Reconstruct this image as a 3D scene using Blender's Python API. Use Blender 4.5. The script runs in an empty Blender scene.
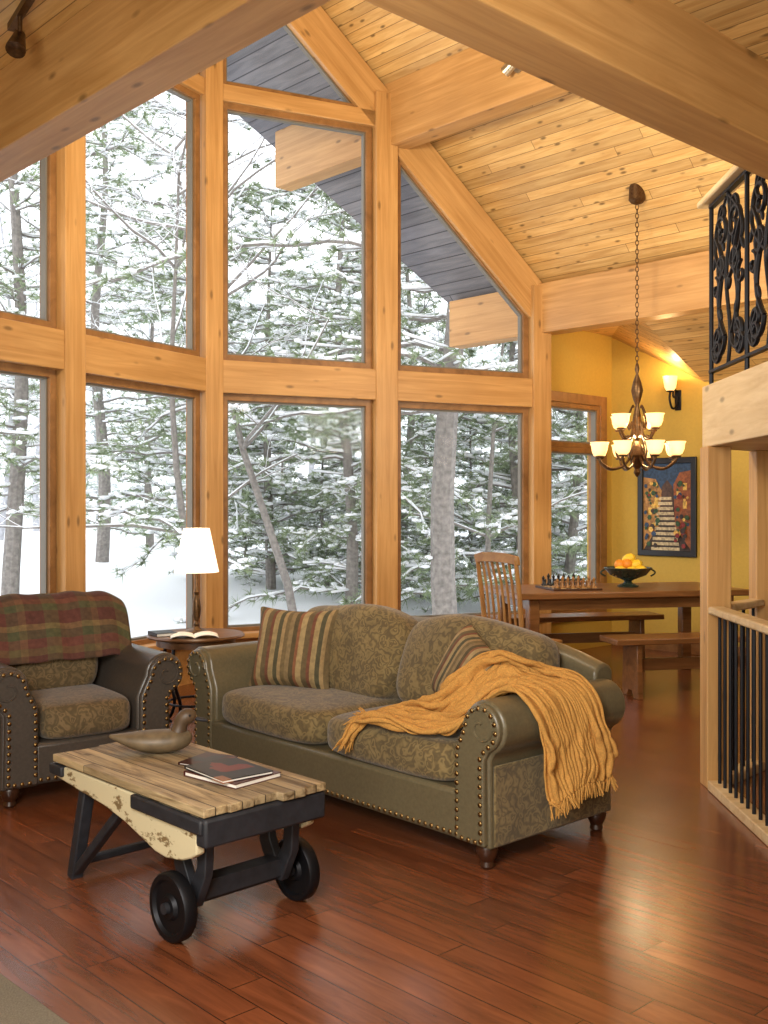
import bpy, bmesh, math, random
from mathutils import Vector, Matrix, Euler, noise
random.seed(11)
SC = bpy.context.scene
COL = SC.collection
PI = math.pi
def R(d): return math.radians(d)
def lin(h):
    h = h.lstrip('#'); o = []
    for i in (0, 2, 4):
        c = int(h[i:i+2], 16)/255
        o.append(c/12.92 if c <= .04045 else ((c+.055)/1.055)**2.4)
    return (o[0], o[1], o[2], 1)
# ------------------------------------------------------------------ mesh builder
class MB:
    def __init__(s): s.v=[]; s.f=[]; s.m=[]; s.uv=[]; s.hasuv=False
    def add(s, vs, fs, mi=0, uv=None):
        o=len(s.v); s.v += [tuple(p) for p in vs]
        s.f += [tuple(i+o for i in f) for f in fs]; s.m += [mi]*len(fs)
        if uv: s.uv += uv; s.hasuv=True
        else: s.uv += [(0,0)]*len(vs)
        return s
    def box(s, c, size, rot=None, mi=0):
        c=Vector(c); hx,hy,hz=[k/2 for k in size]
        vs=[Vector((x,y,z)) for x in(-hx,hx) for y in(-hy,hy) for z in(-hz,hz)]
        if rot is not None: vs=[rot @ p for p in vs]
        return s.add([c+p for p in vs], [(0,1,3,2),(4,6,7,5),(0,4,5,1),(2,3,7,6),(0,2,6,4),(1,5,7,3)], mi)
    def bar(s, p0, p1, w, h, side=(0,1,0), mi=0):
        p0=Vector(p0); p1=Vector(p1); x=(p1-p0); L=x.length; x.normalize()
        y=Vector(side); y=(y-x*y.dot(x)).normalized(); z=x.cross(y)
        m=Matrix((x,y,z)).transposed()
        return s.box((p0+p1)/2,(L,w,h),m,mi)
    def tube(s, pts, r, n=8, closed=False, mi=0):
        P=[Vector(p) for p in pts]; k=len(P)
        rr=r if isinstance(r,(list,tuple)) else [r]*k
        T=[]
        for i in range(k):
            if closed: t=P[(i+1)%k]-P[i-1]
            else: t=P[min(i+1,k-1)]-P[max(i-1,0)]
            T.append(t.normalized() if t.length>1e-9 else Vector((0,0,1)))
        a=Vector((0,0,1)) if abs(T[0].z)<.9 else Vector((1,0,0))
        nrm=(a-T[0]*a.dot(T[0])).normalized(); vs=[]
        for i in range(k):
            nrm=(nrm-T[i]*nrm.dot(T[i]))
            nrm = nrm.normalized() if nrm.length>1e-6 else Vector((1,0,0))
            b=T[i].cross(nrm)
            for j in range(n):
                an=2*PI*j/n
                vs.append(P[i]+(nrm*math.cos(an)+b*math.sin(an))*rr[i])
        fs=[]
        for i in range(k if closed else k-1):
            i2=(i+1)%k
            for j in range(n):
                j2=(j+1)%n; fs.append((i*n+j,i*n+j2,i2*n+j2,i2*n+j))
        if not closed:
            fs.append(tuple(range(n))[::-1]); fs.append(tuple((k-1)*n+j for j in range(n)))
        return s.add(vs,fs,mi)
    def cyl(s,p0,p1,r0,r1=None,n=16,mi=0): return s.tube([p0,p1],[r0,r0 if r1 is None else r1],n,False,mi)
    def lathe(s, prof, c=(0,0,0), n=24, mi=0, rot=None):
        c=Vector(c); vs=[]; k=len(prof)
        for (r,z) in prof:
            for j in range(n):
                p=Vector((r*math.cos(2*PI*j/n), r*math.sin(2*PI*j/n), z))
                if rot is not None: p=rot@p
                vs.append(c+p)
        fs=[(i*n+j,i*n+(j+1)%n,(i+1)*n+(j+1)%n,(i+1)*n+j) for i in range(k-1) for j in range(n)]
        if prof[0][0]>1e-4: fs.append(tuple(range(n))[::-1])
        if prof[-1][0]>1e-4: fs.append(tuple((k-1)*n+j for j in range(n)))
        return s.add(vs,fs,mi)
    def ball(s,c,r,sc=(1,1,1),nu=12,nv=8,mi=0,rot=None):
        vs=[Vector((0,0,-r*sc[2]))]
        for i in range(1,nv):
            th=-PI/2+PI*i/nv
            for j in range(nu):
                ph=2*PI*j/nu
                vs.append(Vector((r*sc[0]*math.cos(th)*math.cos(ph), r*sc[1]*math.cos(th)*math.sin(ph), r*sc[2]*math.sin(th))))
        vs.append(Vector((0,0,r*sc[2]))); fs=[]
        for j in range(nu): fs.append((0,1+(j+1)%nu,1+j))
        for i in range(nv-2):
            for j in range(nu):
                a=1+i*nu; fs.append((a+j,a+(j+1)%nu,a+nu+(j+1)%nu,a+nu+j))
        l=len(vs)-1; a=1+(nv-2)*nu
        for j in range(nu): fs.append((a+j,a+(j+1)%nu,l))
        if rot is not None: vs=[rot@p for p in vs]
        c=Vector(c); return s.add([c+p for p in vs],fs,mi)
    def prism(s, poly, f, w0, w1, mi=0):
        n=len(poly)
        vs=[f(u,v,w0) for u,v in poly]+[f(u,v,w1) for u,v in poly]
        fs=[tuple(range(n))[::-1],tuple(range(n,2*n))]+[(i,(i+1)%n,n+(i+1)%n,n+i) for i in range(n)]
        return s.add(vs,fs,mi)
    def sweep(s, poly, f, ws):
        n=len(poly); vs=[]
        for w in ws: vs+=[f(u,v,w) for u,v in poly]
        k=len(ws)
        fs=[tuple(range(n))[::-1],tuple(range((k-1)*n,k*n))]+[(q*n+i,q*n+(i+1)%n,(q+1)*n+(i+1)%n,(q+1)*n+i) for q in range(k-1) for i in range(n)]
        return s.add(vs,fs)
    def ring(s, outer, inner, f, w0, w1, mi=0):
        n=len(outer); vs=[]
        for P in (outer,inner):
            for w in (w0,w1): vs+=[f(u,v,w) for u,v in P]
        fs=[]
        for i in range(n):
            j=(i+1)%n
            fs+=[(i,j,n+j,n+i),(2*n+j,2*n+i,3*n+i,3*n+j),(n+i,n+j,3*n+j,3*n+i),(j,i,2*n+i,2*n+j)]
        return s.add(vs,fs,mi)
    def cushion(s,c,dims,p=5,n=9,rot=None,mi=0):
        key={}; vs=[]; fs=[]
        def vid(x,y,z):
            k=(round(x,5),round(y,5),round(z,5))
            if k not in key:
                q=(abs(x)**p+abs(y)**p+abs(z)**p)**(1/p)
                v=Vector((x/q*dims[0]/2,y/q*dims[1]/2,z/q*dims[2]/2))
                if rot is not None: v=rot@v
                key[k]=len(vs); vs.append(Vector(c)+v)
            return key[k]
        g=[math.sin(PI/2*(-1+2*i/n)) for i in range(n+1)]
        for ax in range(3):
            for sg in(-1,1):
                for i in range(n):
                    for j in range(n):
                        q=[]
                        for (a,b) in((g[i],g[j]),(g[i+1],g[j]),(g[i+1],g[j+1]),(g[i],g[j+1])):
                            t=[0,0,0]; t[ax]=sg; t[(ax+1)%3]=a; t[(ax+2)%3]=b; q.append(vid(*t))
                        fs.append(tuple(q) if sg>0 else tuple(q[::-1]))
        return s.add(vs,fs,mi)
    def grid(s,f,nu,nv,mi=0):
        vs=[];uv=[]
        for i in range(nu+1):
            for j in range(nv+1):
                vs.append(f(i/nu,j/nv)); uv.append((i/nu,j/nv))
        fs=[(i*(nv+1)+j,(i+1)*(nv+1)+j,(i+1)*(nv+1)+j+1,i*(nv+1)+j+1) for i in range(nu) for j in range(nv)]
        return s.add(vs,fs,mi,uv)
    def pillow(s,w,h,t,n=14):
        for sg in(-1,1):
            def f(u,v,sg=sg):
                x=2*u-1;z=2*v-1
                pin=1-.10*(1-abs(z)**2)*abs(x)**4; pin2=1-.10*(1-abs(x)**2)*abs(z)**4
                th=t/2*max(0,(1-x**4)*(1-z**4))**.55
                return (x*w/2*pin, sg*th, z*h/2*pin2)
            s.grid(f,n,n)
        return s
    def mesh(s,name,mats,smooth=True,ang=38,recalc=True):
        me=bpy.data.meshes.new(name); me.from_pydata(s.v,[],s.f)
        if s.hasuv:
            ul=me.uv_layers.new(name='UVMap')
            for l in me.loops: ul.data[l.index].uv=s.uv[l.vertex_index]
        if not isinstance(mats,(list,tuple)): mats=[mats]
        for m in mats: me.materials.append(m)
        if len(mats)>1: me.polygons.foreach_set('material_index',s.m)
        if recalc:
            bm=bmesh.new(); bm.from_mesh(me); bmesh.ops.recalc_face_normals(bm,faces=bm.faces); bm.to_mesh(me); bm.free()
        if smooth:
            me.polygons.foreach_set('use_smooth',[True]*len(me.polygons))
            try: me.set_sharp_from_angle(angle=R(ang))
            except Exception: pass
        me.update(); return me
    def build(s,name,mats,parent=None,smooth=True,ang=38,bevel=0,sub=0,solid=0,recalc=True):
        o=bpy.data.objects.new(name,s.mesh(name,mats,smooth,ang,recalc)); COL.objects.link(o)
        if parent is not None: o.parent=parent
        if solid:
            m=o.modifiers.new('solid','SOLIDIFY'); m.thickness=solid; m.offset=0
        if bevel:
            m=o.modifiers.new('bevel','BEVEL'); m.width=bevel; m.segments=2; m.limit_method='ANGLE'; m.angle_limit=R(40)
        if sub:
            m=o.modifiers.new('sub','SUBSURF'); m.levels=sub; m.render_levels=sub
        return o
def empty(name,loc,rz=0,label=None,cat=None,group=None,kind=None):
    o=bpy.data.objects.new(name,None); o.empty_display_size=.1; COL.objects.link(o)
    o.location=loc; o.rotation_euler=(0,0,rz); tag(o,label,cat,group,kind); return o
def tag(o,label=None,cat=None,group=None,kind=None):
    if label: o['label']=label
    if cat: o['category']=cat
    if group: o['group']=group
    if kind: o['kind']=kind
    return o
def struct(o): o['kind']='structure'; return o
# ------------------------------------------------------------------ materials
def mat(name):
    m=bpy.data.materials.new(name); m.use_nodes=True; t=m.node_tree
    return m,t,t.nodes['Principled BSDF']
def nd(t,ty,**kw):
    n=t.nodes.new(ty)
    for k,v in kw.items(): setattr(n,k,v)
    return n
def ramp(t,stops,interp='LINEAR'):
    n=t.nodes.new('ShaderNodeValToRGB'); cr=n.color_ramp; cr.interpolation=interp
    while len(cr.elements)<len(stops): cr.elements.new(.5)
    for e,(p,c) in zip(cr.elements,stops): e.position=p; e.color=c
    return n
def mix(t,mode,fac,a,b):
    n=t.nodes.new('ShaderNodeMixRGB'); n.blend_type=mode
    for k,v in(('Fac',fac),('Color1',a),('Color2',b)):
        if isinstance(v,(int,float)) : n.inputs[k].default_value=v
        elif isinstance(v,tuple): n.inputs[k].default_value=v
        else: t.links.new(v,n.inputs[k])
    return n
def math_(t,op,a,b=None,c=None):
    n=nd(t,'ShaderNodeMath',operation=op)
    for i,v in enumerate((a,b,c)):
        if v is None: continue
        if isinstance(v,(int,float)): n.inputs[i].default_value=v
        else: t.links.new(v,n.inputs[i])
    return n.outputs[0]
def bump(t,b,src,strength=.2,dist=.01):
    n=t.nodes.new('ShaderNodeBump'); n.inputs['Strength'].default_value=strength; n.inputs['Distance'].default_value=dist
    t.links.new(src,n.inputs['Height']); t.links.new(n.outputs['Normal'],b.inputs['Normal'])
def wood(name,dark,light,rough=.45,grain=(.7,9,9),planks=None,knots=None,coat=0,var=.45,gap=.004,contrast=(.3,.7),bs=.12,seam=.4,spec=.5,kt=(.06,.15,.7)):
    m,t,b=mat(name); L=t.links.new
    tc=nd(t,'ShaderNodeTexCoord'); vec=tc.outputs['Object']; br=None
    if planks:
        sp=nd(t,'ShaderNodeSeparateXYZ'); L(vec,sp.inputs[0])
        row=math_(t,'FLOOR',math_(t,'DIVIDE',sp.outputs[1],planks[1]))
        wn=nd(t,'ShaderNodeTexWhiteNoise',noise_dimensions='1D'); L(row,wn.inputs['W'])
        xs=math_(t,'MULTIPLY_ADD',wn.outputs['Value'],planks[0]*3,sp.outputs[0])
        cb=nd(t,'ShaderNodeCombineXYZ'); L(xs,cb.inputs[0]); L(sp.outputs[1],cb.inputs[1]); L(sp.outputs[2],cb.inputs[2])
        br=nd(t,'ShaderNodeTexBrick',offset=0,offset_frequency=2)
        br.inputs['Color1'].default_value=(0,0,0,1); br.inputs['Color2'].default_value=(1,1,1,1); br.inputs['Mortar'].default_value=(.5,.5,.5,1)
        br.inputs['Scale'].default_value=1; br.inputs['Mortar Size'].default_value=gap; br.inputs['Mortar Smooth'].default_value=.2
        br.inputs['Brick Width'].default_value=planks[0]; br.inputs['Row Height'].default_value=planks[1]
        L(cb.outputs[0],br.inputs['Vector'])
        va=nd(t,'ShaderNodeVectorMath',operation='MULTIPLY_ADD'); L(br.outputs['Color'],va.inputs[0]); va.inputs[1].default_value=(7,5,3); L(vec,va.inputs[2])
        vec=va.outputs[0]
    mp=nd(t,'ShaderNodeMapping'); mp.inputs['Scale'].default_value=grain; L(vec,mp.inputs['Vector'])
    n1=nd(t,'ShaderNodeTexNoise'); n1.inputs['Scale'].default_value=2.2; n1.inputs['Detail'].default_value=6; n1.inputs['Roughness'].default_value=.62; n1.inputs['Distortion'].default_value=.7
    L(mp.outputs[0],n1.inputs['Vector'])
    rp=ramp(t,[(contrast[0],lin(dark)),(contrast[1],lin(light))]); L(n1.outputs['Fac'],rp.inputs['Fac'])
    c=rp.outputs['Color']
    n2=nd(t,'ShaderNodeTexNoise'); n2.inputs['Scale'].default_value=1.3; n2.inputs['Detail'].default_value=2; L(vec,n2.inputs['Vector'])
    r2=ramp(t,[(.3,(.82,.80,.77,1)),(.7,(1.08,1.08,1.08,1))]); L(n2.outputs['Fac'],r2.inputs['Fac'])
    c=mix(t,'MULTIPLY',.7,c,r2.outputs['Color']).outputs[0]
    if planks:
        r3=ramp(t,[(0,(1-var,1-var,1-var*.95,1)),(1,(1.12,1.11,1.08,1))]); L(br.outputs['Color'],r3.inputs['Fac'])
        c=mix(t,'MULTIPLY',.85,c,r3.outputs['Color']).outputs[0]
    if knots:
        mk=nd(t,'ShaderNodeMapping'); mk.inputs['Scale'].default_value=knots; L(vec,mk.inputs['Vector'])
        vo=nd(t,'ShaderNodeTexVoronoi'); vo.inputs['Scale'].default_value=1; L(mk.outputs[0],vo.inputs['Vector'])
        rk=ramp(t,[(kt[0],(1,1,1,1)),(kt[1],(0,0,0,1))]); L(vo.outputs['Distance'],rk.inputs['Fac'])
        kc=tuple(x*.30 for x in lin(dark)[:3])+(1,)
        c=mix(t,'MIX',math_(t,'MULTIPLY',rk.outputs['Color'],kt[2]),c,kc).outputs[0]
    if planks:
        mc=tuple(x*seam for x in lin(dark)[:3])+(1,)
        c=mix(t,'MIX',br.outputs['Fac'],c,mc).outputs[0]
    L(c,b.inputs['Base Color']); b.inputs['Roughness'].default_value=rough; b.inputs['Specular IOR Level'].default_value=spec
    if coat: b.inputs['Coat Weight'].default_value=coat; b.inputs['Coat Roughness'].default_value=.18
    if planks: bump(t,b,math_(t,'MULTIPLY_ADD',br.outputs['Fac'],-1,n1.outputs['Fac']),bs,.01)
    else: bump(t,b,n1.outputs['Fac'],bs,.006)
    return m
def plain(name,c,rough=.5,metal=0,bs=0,scale=60,var=0,emit=0,ec=None):
    m,t,b=mat(name); L=t.links.new
    b.inputs['Base Color'].default_value=lin(c); b.inputs['Roughness'].default_value=rough; b.inputs['Metallic'].default_value=metal
    if bs or var:
        tc=nd(t,'ShaderNodeTexCoord'); n=nd(t,'ShaderNodeTexNoise'); n.inputs['Scale'].default_value=scale; n.inputs['Detail'].default_value=4
        L(tc.outputs['Object'],n.inputs['Vector'])
        if var:
            l=lin(c); r=ramp(t,[(.3,tuple(x*(1-var) for x in l[:3])+(1,)),(.7,tuple(min(1,x*(1+var)) for x in l[:3])+(1,))]); L(n.outputs['Fac'],r.inputs['Fac']); L(r.outputs['Color'],b.inputs['Base Color'])
        if bs: bump(t,b,n.outputs['Fac'],bs,.004)
    if emit: b.inputs['Emission Color'].default_value=lin(ec or c); b.inputs['Emission Strength'].default_value=emit
    return m
def chipped(name,c1,c2,scale,thr):
    m,t,b=mat(name); L=t.links.new
    tc=nd(t,'ShaderNodeTexCoord'); mp=nd(t,'ShaderNodeMapping'); mp.inputs['Scale'].default_value=(1,1,2); L(tc.outputs['Object'],mp.inputs[0])
    n=nd(t,'ShaderNodeTexNoise'); n.inputs['Scale'].default_value=scale; n.inputs['Detail'].default_value=8; n.inputs['Roughness'].default_value=.7; L(mp.outputs[0],n.inputs['Vector'])
    r=ramp(t,[(thr,lin(c2)),(thr+.03,lin(c1))]); L(n.outputs['Fac'],r.inputs['Fac']); L(r.outputs['Color'],b.inputs['Base Color'])
    b.inputs['Roughness'].default_value=.6; bump(t,b,n.outputs['Fac'],.3,.004); return m
def paisley(name,dark,mid,light,scale=16):
    m,t,b=mat(name); L=t.links.new
    tc=nd(t,'ShaderNodeTexCoord')
    n0=nd(t,'ShaderNodeTexNoise'); n0.inputs['Scale'].default_value=scale*.6; n0.inputs['Detail'].default_value=2; L(tc.outputs['Object'],n0.inputs['Vector'])
    ad=mix(t,'ADD',.12,tc.outputs['Object'],n0.outputs['Color'])
    vo=nd(t,'ShaderNodeTexVoronoi',feature='SMOOTH_F1'); vo.inputs['Scale'].default_value=scale; L(ad.outputs[0],vo.inputs['Vector'])
    sn=math_(t,'SINE',math_(t,'MULTIPLY',vo.outputs['Distance'],22))
    rp=ramp(t,[(.0,lin(dark)),(.5,lin(mid)),(1,lin(light))])
    mr=nd(t,'ShaderNodeMapRange'); mr.inputs['From Min'].default_value=-1; L(sn,mr.inputs['Value']); L(mr.outputs[0],rp.inputs['Fac'])
    n2=nd(t,'ShaderNodeTexNoise'); n2.inputs['Scale'].default_value=9; n2.inputs['Detail'].default_value=5; L(tc.outputs['Object'],n2.inputs['Vector'])
    r2=ramp(t,[(.35,(.76,.76,.76,1)),(.65,(1.1,1.1,1.1,1))]); L(n2.outputs['Fac'],r2.inputs['Fac'])
    c=mix(t,'MULTIPLY',.8,rp.outputs['Color'],r2.outputs['Color'])
    L(c.outputs[0],b.inputs['Base Color']); b.inputs['Roughness'].default_value=.85
    b.inputs['Sheen Weight'].default_value=.2; bump(t,b,sn,.08,.003); return m
def stripes(name,cols,rep,axis=0,cols2=None,rep2=1,fac=.5):
    m,t,b=mat(name); L=t.links.new
    tc=nd(t,'ShaderNodeTexCoord'); sp=nd(t,'ShaderNodeSeparateXYZ'); L(tc.outputs['UV'],sp.inputs[0])
    def band(ax,cs,rp_):
        fr=math_(t,'FRACT',math_(t,'MULTIPLY',sp.outputs[ax],rp_))
        r=ramp(t,[(p,lin(c)) for p,c in cs],'CONSTANT'); L(fr,r.inputs['Fac']); return r.outputs['Color']
    c=band(axis,cols,rep)
    if cols2: c=mix(t,'MIX',fac,c,band(1-axis,cols2,rep2)).outputs[0]
    n=nd(t,'ShaderNodeTexNoise'); n.inputs['Scale'].default_value=220; L(tc.outputs['Object'],n.inputs['Vector'])
    n3=nd(t,'ShaderNodeTexNoise'); n3.inputs['Scale'].default_value=40; L(tc.outputs['Object'],n3.inputs['Vector'])
    r2=ramp(t,[(.3,(.65,.65,.65,1)),(.7,(1.15,1.15,1.15,1))]); L(n3.outputs['Fac'],r2.inputs['Fac'])
    c=mix(t,'MULTIPLY',.7,c,r2.outputs['Color']).outputs[0]
    L(c,b.inputs['Base Color']); b.inputs['Roughness'].default_value=.9; bump(t,b,n.outputs['Fac'],.3,.003); return m

M={}
M['ceil']=wood('knotty_pine_boards','#b68a4c','#dcb778',.5,(.8,10,10),planks=(4.2,.088),knots=(4.8,12,12),var=.24,gap=.0028,seam=.42,kt=(.08,.19,.85))
M['fir']=wood('fir_timber','#a87a42','#cda066',.45,(.5,10,10),knots=(3,8,8),bs=.06,contrast=(.26,.74))
M['firdark']=wood('beam_fir','#a97b42','#cfa266',.5,(.5,10,10),knots=(3,8,8),bs=.06,contrast=(.26,.74))
M['sash']=wood('window_sash_wood','#75502a','#9c7042',.45,(3,3,3),bs=.04)
M['floor']=wood('hardwood_floor','#62351f','#8a4f30',.27,(1.0,8,8),planks=(1.1,.125),var=.2,coat=.35,gap=.0024,bs=.16,seam=.36,spec=.5)
M['soffit']=wood('grey_soffit','#5c5c62','#7a7a80',.7,(.8,8,8),planks=(4,.14),var=.15,gap=.006)
M['yellow']=plain('ochre_wall_paint','#b8973f',.75,0,.05,40,.04)
M['table']=wood('dining_oak','#64401f','#8e6038',.35,(1,9,9),coat=.2)
M['chairwood']=wood('honey_chair_wood','#85592f','#aa7f49',.4,(6,6,1))
M['leather']=plain('olive_leather','#665d46',.33,0,.12,70,.12)
M['leather2']=plain('charcoal_brown_leather','#4a433c',.33,0,.12,70,.15)
M['fabric']=paisley('paisley_fabric','#5c4d2f','#705e39','#816e45',24)
M['fabric2']=paisley('dark_paisley_fabric','#55462a','#665434','#756040',24)
M['darkwood']=wood('dark_turned_wood','#2c170c','#4a2a18',.35,(6,6,2))
M['brass']=plain('antique_brass','#8a6f45',.35,1)
M['iron']=plain('black_iron','#18181c',.5,.6,.1,50)
M['ironpaint']=plain('black_painted_wood','#202126',.6,0,.2,30,.3)
M['cream']=chipped('worn_cream_paint','#ccbf9a','#7a6442',9,.42)
M['deck']=wood('weathered_deck','#6c5739','#bba47c',.6,(1.4,14,14),planks=(3,.103),var=.34,gap=.0024,contrast=(.34,.62),bs=.35,knots=(5,9,9),seam=.28)
M['bronze']=plain('aged_bronze','#5d452c',.4,.8,.1,60,.3)
M['amber']=plain('amber_glass','#ffe0a8',.4,0,0,60,0,1.5,'#ffc87e')
M['shade']=plain('white_lamp_shade','#fff6e6',.8,0,0,60,0,1.3,'#fff0d8')
M['throw']=plain('mustard_knit','#c08d45',.92,0,.5,150,.2)
M['stripe']=stripes('striped_pillow_cloth',[(0,'#86714e'),(.1,'#564a30'),(.2,'#85573a'),(.27,'#a08a60'),(.4,'#65563a'),(.52,'#6f4431'),(.6,'#98835a'),(.72,'#4f4a34'),(.82,'#9c835a'),(.9,'#6f5e3f')],2.0)
M['plaid']=stripes('patchwork_wool',[(0,'#5a352c'),(.15,'#6a5636'),(.27,'#6e4034'),(.42,'#4c4c32'),(.55,'#7d6742'),(.63,'#5a342c'),(.8,'#4f5036'),(.9,'#744a38')],2.4,1,[(0,'#62382f'),(.3,'#4c4e34'),(.45,'#6f5a3c'),(.55,'#55342c'),(.8,'#565838')],2,.42)
M['duck']=plain('painted_duck_grey','#665741',.5,0,.1,25,.28)
M['duckbrown']=plain('painted_duck_brown','#513f2c',.5,0,.1,25,.2)
M['paper']=plain('white_paper','#e8e4da',.7)
M['black']=plain('black_satin','#111113',.4)
M['steel']=plain('pale_metal','#b5ab98',.35,.9)
M['gasket']=plain('grey_gasket','#6f6a60',.6)
M['orange']=plain('orange_peel','#e08a1e',.5,0,.2,120,.1)
M['lemon']=plain('lemon_peel','#e6bf2e',.5,0,.2,120,.1)
M['bowl']=plain('dark_glazed_bowl','#2e3a30',.25,0,0,20,.4)
M['rug']=plain('grey_beige_carpet','#6d6454',.95,0,.8,180,.25)
M['railwood']=wood('pale_rail_wood','#c6a472','#e3c99c',.45,(.8,8,8),knots=(3,8,8),bs=.04)
M['snow']=plain('snow','#f6f8fb',.8,0,.1,6)
M['bark']=plain('grey_bark','#827c76',.9,0,.6,14,.3)
M['barkfar']=plain('hazy_bark','#acacb0',.9,0,.2,10,.2)  # paler copy of the bark, distance haze painted into its colour
M['needle']=plain('pine_needles','#8b9977',.8,0,0,3,.28)  # needle green lightened to put some winter haze into the colour
M['needlefar']=plain('hazy_needles','#bcc7bb',.85,0,0,2,.2)  # paler copy of the needles, haze is in the colour, no real mist
def glassmat():
    m=bpy.data.materials.new('window_glass'); m.use_nodes=True; t=m.node_tree; t.nodes.clear()
    o=t.nodes.new('ShaderNodeOutputMaterial'); mx=t.nodes.new('ShaderNodeMixShader'); a=t.nodes.new('ShaderNodeBsdfTransparent'); g=t.nodes.new('ShaderNodeBsdfGlossy')
    g.inputs['Roughness'].default_value=.02; mx.inputs[0].default_value=.004
    t.links.new(a.outputs[0],mx.inputs[1]); t.links.new(g.outputs[0],mx.inputs[2]); t.links.new(mx.outputs[0],o.inputs[0]); return m
M['glass']=glassmat()

# ------------------------------------------------------------------ room frame
F_PX=1040.; CH=1.45; YH=505.
AX=Vector((-1.366,8.663,0)); phi=R(43)
va=Vector((-math.sin(phi),math.cos(phi),0)); vb=Vector((math.cos(phi),math.sin(phi),0))
def W(a,b,z=0): return AX+va*a+vb*b+Vector((0,0,z))
DIR={'R':Vector((math.cos(R(25)),math.sin(R(25)),0)),'L':Vector((-math.cos(R(61)),-math.sin(R(61)),0))}
NIN={'R':Vector((math.sin(R(25)),-math.cos(R(25)),0)),'L':Vector((math.sin(R(61)),-math.cos(R(61)),0))}
SH=.13
AF=AX-DIR['R']*SH
def F(s,t,z,n=0): return AF+DIR[s]*t+NIN[s]*n+Vector((0,0,z))
ZR=6.62; SL=1.017
def zt(s,t): return ZR-SL*.951*(t-SH if s=='R' else t+SH*.8)
def at(px,d,z=0): return Vector(((px-384)/F_PX*d,d,z))
TRIM=[0]
def timber(p0,p1,ydir,w,h,m,name=None):
    p0=Vector(p0);p1=Vector(p1);x=p1-p0;L=x.length;x.normalize();y=Vector(ydir);y=(y-x*y.dot(x)).normalized();z=x.cross(y)
    b=MB().box((L/2,0,0),(L,w,h))
    TRIM[0]+=1
    o=b.build(name or 'trim_%d'%TRIM[0],m,bevel=.006,smooth=False)
    mm=Matrix((x,y,z)).transposed().to_4x4(); mm.translation=p0; o.matrix_world=mm
    return struct(o)
def panel(name,origin,xd,yd,poly,th,m):
    x=Vector(xd).normalized();y=Vector(yd);y=(y-x*y.dot(x)).normalized();z=x.cross(y)
    o=MB().prism(poly,lambda u,v,w:(u,v,w),0,th).build(name,m,smooth=False)
    mm=Matrix((x,y,z)).transposed().to_4x4(); mm.translation=Vector(origin); o.matrix_world=mm
    return struct(o)
def ab(l): return [(a,-b) for a,b in l]
tn=math.tan(R(18))
GA=-5.40        # line where the high room ends and the low ceiling over the viewer begins
panel('floor',AX,va,-vb,ab([(0.12,-.06),(-.95,3.06),(-.95,4.25),(-9.5,4.25),(-9.5,-7),(-.85,-7),(-.85,-3.06)]),-.12,M['floor'])
sl=math.sqrt(1+SL*SL)
for nm,sg in(('ceiling_right',1),('ceiling_left',-1)):
    yd=vb*sg-Vector((0,0,SL)); ex=.03 if sg>0 else .12
    poly=[(ex,0),(-3.1*tn+ex,3.1*sl),(GA-.1,3.1*sl),(GA-.1,0)]
    panel(nm,W(0,0,ZR),va,yd,poly,.12*(-sg) ,M['ceil'])
    poly=[(ex+.02,0),(2.25,0),(2.25-.67*3.1,3.1*sl),(-3.1*tn+ex+.02,3.1*sl)]
    panel('ceiling_soffit_'+('right' if sg>0 else 'left'),W(0,0,ZR),va,yd,poly,.12*(-sg),M['soffit'])
panel('ceiling_flat_left',W(0,0,3.45),va,-vb,ab([(-.85,-7),(-.85,-2.85),(GA,-2.85),(GA,-7)]),.12,M['ceil'])
panel('ceiling_low',W(0,0,2.97),va,-vb,ab([(GA-.02,-7),(GA-.02,4.25),(-9.5,4.25),(-9.5,-7)]),.12,M['ceil'])
P=[W(-.93,2.95,3.24),W(-.93,4.25,3.21),W(-2.04,4.25,2.63),W(-2.04,2.95,3.2),W(GA-.05,4.25,2.63),W(GA-.05,2.95,3.2)]
P=[p-P[0] for p in P]
dc=MB().add(P,[(0,1,3),(1,2,3),(3,2,4,5)]).build('ceiling_dining',M['ceil'],smooth=False,solid=.03); 
inv=Matrix((va,-vb,Vector((0,0,1)))) 
for v in dc.data.vertices: v.co=inv@v.co
mm=Matrix((va,-vb,Vector((0,0,1)))).transposed().to_4x4(); mm.translation=W(-.93,2.95,3.24); dc.matrix_world=mm; struct(dc)
def wallpoly(name,f,poly,m,th=.1): return struct(MB().prism(poly,f,0,th).build(name,m,smooth=False))
wallpoly('wall_gable',lambda u,v,w:W(GA-.03-w,u,v),[(-7,3.10),(4.2,3.10),(4.2,3.3),(3.1,3.5),(0,ZR),(-3.1,3.56),(-7,3.56)],M['fir'])
wallpoly('wall_back',lambda u,v,w:W(-9.5-w,u,v),[(-7,0),(4.25,0),(4.25,3.0),(-7,3.0)],M['yellow'])
wallpoly('wall_left',lambda u,v,w:W(u,-7-w,v),[(-9.5,0),(-.85,0),(-.85,3.5),(-9.5,3.5)],M['yellow'])
wallpoly('wall_left_end',lambda u,v,w:W(-.9+w,u,v),[(-7,0),(-3.0,0),(-3.0,3.5),(-7,3.5)],M['yellow'])
wallpoly('wall_right',lambda u,v,w:W(u,4.193+w,v),[(-9.5,0),(-.95,0),(-.95,3.21),(-2.04,2.66),(GA,2.66),(GA,3.0),(-9.5,3.0)],M['yellow'])
Lb=3.008
def DW(u,v,w): return W(-.977+w,Lb+u,v)
b=MB()
for (u0,u1,z0,z1) in((0,.10,0,3.4),(.95,1.25,0,3.4),(.10,.95,0,.40),(.10,.95,2.46,3.4)):
    b.prism([(u0,z0),(u1,z0),(u1,z1),(u0,z1)],DW,0,.14)
struct(b.build('wall_dining',M['yellow'],smooth=False))
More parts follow.
